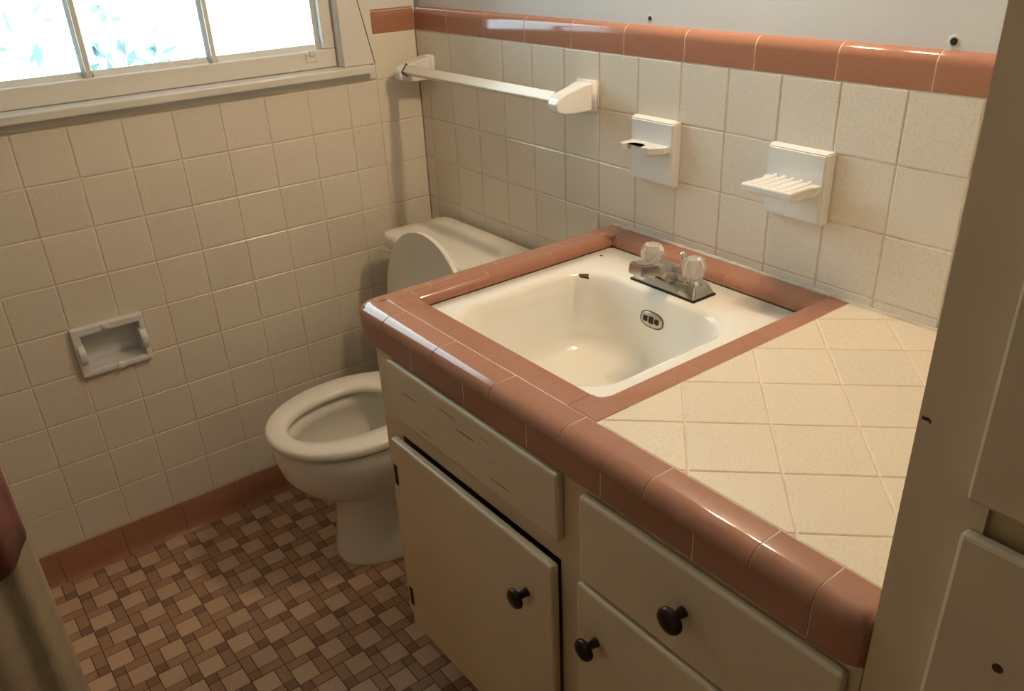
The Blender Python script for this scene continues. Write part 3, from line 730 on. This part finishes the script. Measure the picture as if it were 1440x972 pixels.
def acrylic_knob(x):
    lathe('knob_stem', [(.017, 0), (.016, .006), (.010, .010), (.008, .034)], (x, fy, ZS+.022), (0, -.05, 1), M_chrome, fau, 20)
    bm = bmesh.new(); rings = []
    for r, h in [(.0135, .010), (.0185, .013), (.0215, .026), (.0215, .036), (.0165, .047), (.0125, .048)]:
        rings.append([Vector((x + r*(1-.17*(i % 2))*math.cos(2*PI*i/16), fy-.001 + r*(1-.17*(i % 2))*math.sin(2*PI*i/16), ZS+.022+h)) for i in range(16)])
    add_loft(bm, rings); from_bm('knob', bm, M_acr, fau)
acrylic_knob(fx-.0505); acrylic_knob(fx+.0505)
lathe('pop_up_rod', [(.0028, 0), (.0028, .030), (.006, .033), (.007, .039), (.004, .044), (.0003, .045)], (fx+.002, fy+.024, ZS+.018), (0, 0, 1), M_chrome, fau, 14)
adopt(fau)

# ------------------------------------------------------------------ toilet
TCX = 0.370
toi = thing('toilet', (TCX, -0.36, 0), 'white porcelain toilet with raised lid between window wall and vanity', 'toilet')
def egg(cx, cy, hw, lf, lb, z, N=40, e=0.92, flat_b=1.0):
    pts = []
    for i in range(N):
        t = 2*PI*i/N; c, s = math.cos(t), math.sin(t)
        ex = e if s < 0 else flat_b*e
        x = cx + hw*math.copysign(abs(c)**ex, c); y = cy + (lf if s < 0 else lb)*math.copysign(abs(s)**ex, s)
        pts.append(Vector((x, y, z)))
    return pts
ycn = -0.475
rings = [egg(TCX, -0.42, .108, .165, .20, 0.0, flat_b=.8), egg(TCX, -0.42, .108, .165, .20, .018, flat_b=.8), egg(TCX, -0.42, .100, .158, .195, .05, flat_b=.8), egg(TCX, -0.42, .092, .150, .195, .12, flat_b=.8), egg(TCX, -0.42, .094, .150, .20, .175, flat_b=.8),
         egg(TCX, -0.43, .112, .175, .205, .210), egg(TCX, -0.45, .142, .205, .22, .245), egg(TCX, -0.465, .161, .217, .23, .285), egg(TCX, ycn, .170, .219, .235, .335), egg(TCX, ycn, .171, .219, .235, .362), egg(TCX, ycn, .168, .216, .232, .371),
         egg(TCX, ycn, .128, .178, .17, .372), egg(TCX, ycn, .117, .166, .16, .362), egg(TCX, ycn, .116, .165, .16, .340), egg(TCX, ycn, .124, .172, .165, .325), egg(TCX, ycn, .110, .155, .15, .26), egg(TCX, ycn, .075, .105, .11, .20), egg(TCX, ycn, .040, .05, .07, .165)]
loft('bowl', rings, M_porc, toi, ang=70)
loft('water', [egg(TCX, ycn, .078, .109, .114, .2045), egg(TCX, ycn, .0795, .111, .116, .2075)], M_water, toi)
# seat ring
sr = []
for hw, lf, lb, z in [(.112, .180, .106, .380), (.108, .176, .102, .386), (.109, .177, .103, .394), (.114, .182, .108, .3995), (.140, .20, .15, .4015), (.171, .219, .198, .4010), (.1775, .225, .206, .3975), (.179, .2265, .208, .388), (.1775, .225, .2065, .3815), (.150, .20, .17, .380)]:
    sr.append(egg(TCX, ycn, hw, lf, lb, z, 48, .95))
bm = bmesh.new(); add_loft(bm, sr + [sr[0]], False, False); bmesh.ops.remove_doubles(bm, verts=bm.verts, dist=1e-6)
auto_smooth(from_bm('seat', bm, M_seat, toi), 60)
# raised lid leaning on the tank
hinge = Vector((TCX, -0.262, 0.398)); lean = math.radians(4)
up = Vector((0, math.sin(lean), math.cos(lean))); nf = Vector((0, -math.cos(lean), math.sin(lean)))
def lid_ring(f, off, N=48):
    pts = []
    for i in range(N):
        t = 2*PI*i/N; c, s = math.cos(t), math.sin(t)
        u = .185*f*math.copysign(abs(c)**.95, c)
        v = .178 + (.207*f if s > 0 else .175*f)*math.copysign(abs(s)**(.95 if s > 0 else .8), s)
        pts.append(hinge - X3*.010 + X3*u + up*v + nf*off)
    return pts
loft('lid', [lid_ring(.90, -.004), lid_ring(.985, -.002), lid_ring(1.0, .003), lid_ring(1.0, .009), lid_ring(.985, .0125), lid_ring(.95, .012), lid_ring(.90, .009), lid_ring(.5, .006)], M_seat, toi, ang=50)
for s in (-1, 1): box('hinge_block', TCX+s*.075-.016, TCX+s*.075+.016, -0.290, -0.250, .3725, .402, M_seat, toi, .005)
# tank
def trect(x0, x1, y0, y1, z, r=.03): return rrect((x0+x1)/2, (y0+y1)/2, (x1-x0)/2, (y1-y0)/2, r, z, 5)
loft('tank', [trect(.135, .605, -.19, -.028, .36), trect(.128, .612, -.202, -.026, .40), trect(.120, .620, -.212, -.024, .676)], M_porc, toi)
loft('tank_lid', [trect(.106, .628, -.216, -.020, .677), trect(.100, .634, -.222, -.016, .683), trect(.098, .636, -.224, -.014, .708), trect(.101, .633, -.221, -.017, .717), trect(.118, .622, -.211, -.027, .7215), trect(.16, .58, -.17, -.06, .7225)], M_porc, toi)
box('tank_neck', .29, .45, -.30, -.19, .30, .366, M_porc, toi, .02, 3)
fh = lathe('flush_handle', [(.013, 0), (.013, .006), (.008, .009), (.007, .018)], (.150, -.2115, .664), (0, -1, 0), M_chrome, toi, 16)
bm = bmesh.new(); add_loft(bm, [[Vector((x, -.2265+dy*w_, .664+dz*w_+(0.150-x)*-.05)) for dy, dz in ((-.5, -1), (.5, -1), (.5, 1), (-.5, 1))] for x, w_ in ((.165, .008), (.14, .009), (.105, .0085), (.085, .006))])
bmesh.ops.bevel(bm, geom=list(bm.edges), offset=.0015, segments=2, affect='EDGES')
auto_smooth(from_bm('lever', bm, M_chrome, fh), 40)
adopt(toi)

# ------------------------------------------------------------------ wall fixtures
# towel bar
tb = thing('towel_bar', (0.37, 0, 1.10), 'cream ceramic towel bar with two posts on the tiled wall', 'towel bar')
def post(xc, s):
    bm = bmesh.new()
    z0, z1 = 1.070, 1.1325
    add_box(bm, xc-.029, xc+.029, -.014, -.0003, z0, z1, .004)
    pr = [(0.010, 1.1285), (.030, 1.126), (.052, 1.120), (.072, 1.116), (.088, 1.111), (.098, 1.102), (.101, 1.092), (.097, 1.080), (.080, 1.074), (.055, 1.072), (.010, 1.0735)]
    W0, W1 = .024, .0155
    ra = [Vector((xc - (W0 + (W1-W0)*min(1, u/.07)), -u, z)) for u, z in pr]; rb = [Vector((xc + (W0 + (W1-W0)*min(1, u/.07)), -u, z)) for u, z in pr]
    add_loft(bm, [ra, rb])
    o = from_bm('post', bm, M_fix, tb)
    md = o.modifiers.new('soft', 'BEVEL'); md.width = .0035; md.segments = 3; md.limit_method = 'ANGLE'; md.angle_limit = math.radians(40)
    return auto_smooth(o, 60)
post(0.058, 1); post(0.672, -1)
def bar_sec(x): 
    c = Vector((x, -.082, 1.1035)); r = .0125
    return [c + Vector((0, -r*.72, -r*.72)), c + Vector((0, r*.72, -r*.72)), c + Vector((0, r*.72, r*.72)), c + Vector((0, -r*.72, r*.72))]
def bar_sec2(x):
    c = Vector((x, -.080, 1.1035)); r = .0135
    return [c + Vector((0, -r, -.003)), c + Vector((0, 0, -r)), c + Vector((0, r, 0.003)), c + Vector((0, 0, r))]
bm = bmesh.new(); add_loft(bm, [bar_sec2(.070), bar_sec2(.660)])
bmesh.ops.bevel(bm, geom=list(bm.edges), offset=.0012, segments=2, affect='EDGES')
auto_smooth(from_bm('bar', bm, M_bar, tb), 30)
loft('socket_gap', [[q + (q-Vector((q.x, -.080, 1.1035)))*.22 for q in bar_sec2(.0735)], [q + (q-Vector((q.x, -.080, 1.1035)))*.22 for q in bar_sec2(.0755)]], M_black, tb)  # thin black collar paints the shade in the gap
adopt(tb)

def wall_plate(name, root, x0, x1, z0, z1, y=-.021):
    bm = bmesh.new(); add_loft(bm, [rect(0, 0, (x1-x0)/2+.005, (z1-z0)/2+.004, 0), rect(0, 0, (x1-x0)/2+.005, (z1-z0)/2+.004, .012), rect(0, 0, (x1-x0)/2, (z1-z0)/2, -y)])
    bmesh.ops.bevel(bm, geom=list(bm.edges), offset=.002, segments=2, affect='EDGES')
    bm.transform(Matrix.Translation(((x0+x1)/2, -.0003, (z0+z1)/2)) @ Matrix.Rotation(PI/2, 4, 'X'))
    return auto_smooth(from_bm(name, bm, M_fix, root), 35)
# toothbrush holder with its shelf broken off along the front
th_ = thing('toothbrush_holder', (0.872, 0, 1.02), 'white ceramic toothbrush holder with a broken shelf on the wall', 'toothbrush holder')
wall_plate('plate', th_, .8185, .9255, .9635, 1.0785)
edge = [(-.048, -.052), (-.046, -.064), (-.040, -.058), (-.035, -.066), (-.030, -.056)] + [(-.030+.006*0, -.046), (-.024, -.040), (-.012, -.037), (.000, -.039), (.008, -.046)] + [(.010, -.058), (.018, -.064), (.024, -.056), (.031, -.062), (.037, -.054), (.043, -.047), (.048, -.038)]
bm = bmesh.new()
poly = [(-.050, -.018)] + edge + [(.050, -.018)]
a = [bm.verts.new((.872+u, v, 1.0375)) for u, v in poly]; b = [bm.verts.new((.872+u, v+.003, 1.0265)) for u, v in poly]
n = len(poly)
bm.faces.new(a); bm.faces.new(b[::-1])
for i in range(n): bm.faces.new((a[i], b[i], b[(i+1) % n], a[(i+1) % n]))
bmesh.ops.triangulate(bm, faces=[f for f in bm.faces if len(f.verts) > 4])
from_bm('broken_shelf', bm, M_fix, th_)
adopt(th_)
# soap dish
sd = thing('soap_dish', (1.199, 0, 1.02), 'white ceramic soap dish with a ribbed tray on the wall', 'soap dish')
wall_plate('plate', sd, 1.1445, 1.2535, .9645, 1.0765)
bm = bmesh.new()
tray = [(-.054, -.018), (-.054, -.030), (-.047, -.042), (-.0505, -.092), (.0465, -.092), (.047, -.042), (.054, -.030), (.054, -.018)]
add_loft(bm, [[Vector((1.197+u*.86, -.018+(v+.018)*.75, 1.008)) for u, v in tray], [Vector((1.197+u, v, 1.017)) for u, v in tray], [Vector((1.197+u, v, 1.0285)) for u, v in tray]])
tr = from_bm('tray', bm, M_fix, sd); md = tr.modifiers.new('soft', 'BEVEL'); md.width = .003; md.segments = 3; md.limit_method = 'ANGLE'; md.angle_limit = math.radians(30); auto_smooth(tr, 50)
for k in range(5):
    x = 1.197 - .034 + .017*k
    bm = bmesh.new(); add_loft(bm, [[Vector((x+.0045*math.cos(t), y, 1.0280+h*math.sin(t))) for t in [PI*i/6 for i in range(7)]] for y, h in ((-.084, .0010), (-.075, .0022), (-.036, .0026), (-.028, .0035), (-.021, .005))])
    auto_smooth(from_bm('rib', bm, M_fix, tr), 60)
adopt(sd)
# recessed-look paper holder on the window wall
ph = thing('toilet_paper_holder', (0, -0.9035, 0.575), 'white ceramic toilet paper holder without a roller, on the wall beside the toilet', 'paper holder')
PY0, PY1, PZ0, PZ1 = -.9835, -.8235, .519, .6415
dpt = .014
bm = bmesh.new()
add_box(bm, -.004, dpt, PY0, PY1, PZ1-.0205, PZ1, .004); add_box(bm, -.004, dpt, PY0, PY1, PZ0, PZ0+.0145, .004)
add_box(bm, -.004, dpt, PY0, PY0+.0175, PZ0+.010, PZ1-.015, .004); add_box(bm, -.004, dpt, PY1-.0135, PY1, PZ0+.010, PZ1-.015, .004)
from_bm('frame', bm, M_fix, ph)
bm = bmesh.new(); add_box(bm, -.0495, -.046, HY0+.0005, HY1-.0005, HZ0+.0005, HZ1-.0005)
add_box(bm, -.046, -.003, HY0+.0005, HY0+.003, HZ0+.0005, HZ1-.0005); add_box(bm, -.046, -.003, HY1-.003, HY1-.0005, HZ0+.0005, HZ1-.0005)
add_box(bm, -.046, -.003, HY0+.003, HY1-.003, HZ0+.0005, HZ0+.003); add_box(bm, -.046, -.003, HY0+.003, HY1-.003, HZ1-.003, HZ1-.0005)
from_bm('recess_box', bm, M_fix, ph)
for yc, s in ((PY0+.012, 1), (PY1-.010, -1)):
    pr = [(0.0, -.034), (.018, -.026), (.027, -.010), (.027, .006), (.018, .018), (0.0, .026)]
    bm = bmesh.new(); add_loft(bm, [[Vector((u, yc-.008, .580+z)) for u, z in pr], [Vector((u, yc+.008, .580+z)) for u, z in pr]])
    e = from_bm('ear', bm, M_fix, ph); md = e.modifiers.new('soft', 'BEVEL'); md.width = .004; md.segments = 3; auto_smooth(e, 60)
lathe('nub', [(.009, 0), (.009, .004), (.005, .007), (.0004, .008)], (dpt-.002, -.910, PZ1-.009), (1, 0, -.3), M_fix, ph, 12)
lathe('nub', [(.010, 0), (.010, .004), (.006, .007), (.0004, .008)], (dpt-.002, -.898, PZ0+.009), (1, 0, .2), M_fix, ph, 12)
adopt(ph)

# ------------------------------------------------------------------ shower curtains bunched on their rod
rod = tag(lathe('shower_rod', [(.022, 0), (.022, .006), (.0125, .008), (.0125, RX-.008), (.022, RX-.006), (.022, RX)], (0, -1.31, 1.96), (1, 0, 0), M_chrome, None, 20), 'chrome shower curtain rod running from the window wall', 'curtain rod')
cur = thing('shower_curtain', (0.90, -1.31, 0.16), 'bunched beige shower curtain with a shorter dark maroon layer over it', 'curtain')
def cloth_col(name, x0, ymax, width, depth, z0fun, z1, amp, mat, folds=5, sweep=(0, 360)):
    bm = bmesh.new(); N = 72; K = 26; rings = []
    closed = sweep[1]-sweep[0] >= 359
    for k in range(K+1):
        f = k/K; ring = []
        for i in range(N):
            t = math.radians(sweep[0] + (sweep[1]-sweep[0])*i/(N if closed else N-1))
            c, s = math.cos(t), math.sin(t)
            y = ymax - width + width*math.copysign(abs(c)**.8, c)
            x = x0 + depth*math.copysign(abs(s)**.8, s)*(1+amp*math.sin(folds*t*2+f*1.2))
            ring.append(Vector((x, y, z0fun(y) + (z1-z0fun(y))*f)))
        rings.append(ring)
    vs = [[bm.verts.new(p) for p in r] for r in rings]
    for a, b in zip(vs, vs[1:]):
        for i in range(N if closed else N-1): bm.faces.new((a[i], a[(i+1) % N], b[(i+1) % N], b[i]))
    o = auto_smooth(from_bm(name, bm, mat, cur), 80)
    md = o.modifiers.new('thick', 'SOLIDIFY'); md.thickness = .003; md.offset = -1
    return o
cloth_col('liner', 0.90, -1.2015, 0.11, 0.075, lambda y: 0.16, 1.935, .10, M_curt)
cloth_col('outer_layer', 0.905, -1.2025, 0.11, 0.080, lambda y: .747 - .55*max(0, -1.2025-y) if y > -1.26 else .7154-.1*(-1.26-y), 1.936, .10, M_maroon, sweep=(0, 180))
for k in range(5):
    bm = bmesh.new(); x = .835+.033*k; rings = []
    for i in range(20):
        t = 2*PI*i/20; c = Vector((x, -1.31+.026*math.cos(t), 1.948+.027*math.sin(t))); d = Vector((0, math.cos(t), math.sin(t)))
        rings.append([c + d*.0018*math.cos(q) + X3*.0018*math.sin(q) for q in [PI*j/3 for j in range(6)]])
    add_loft(bm, rings + [rings[0]], False, False); bmesh.ops.remove_doubles(bm, verts=bm.verts, dist=1e-6)
    auto_smooth(from_bm('curtain_ring', bm, M_chrome, cur), 60)
adopt(cur)
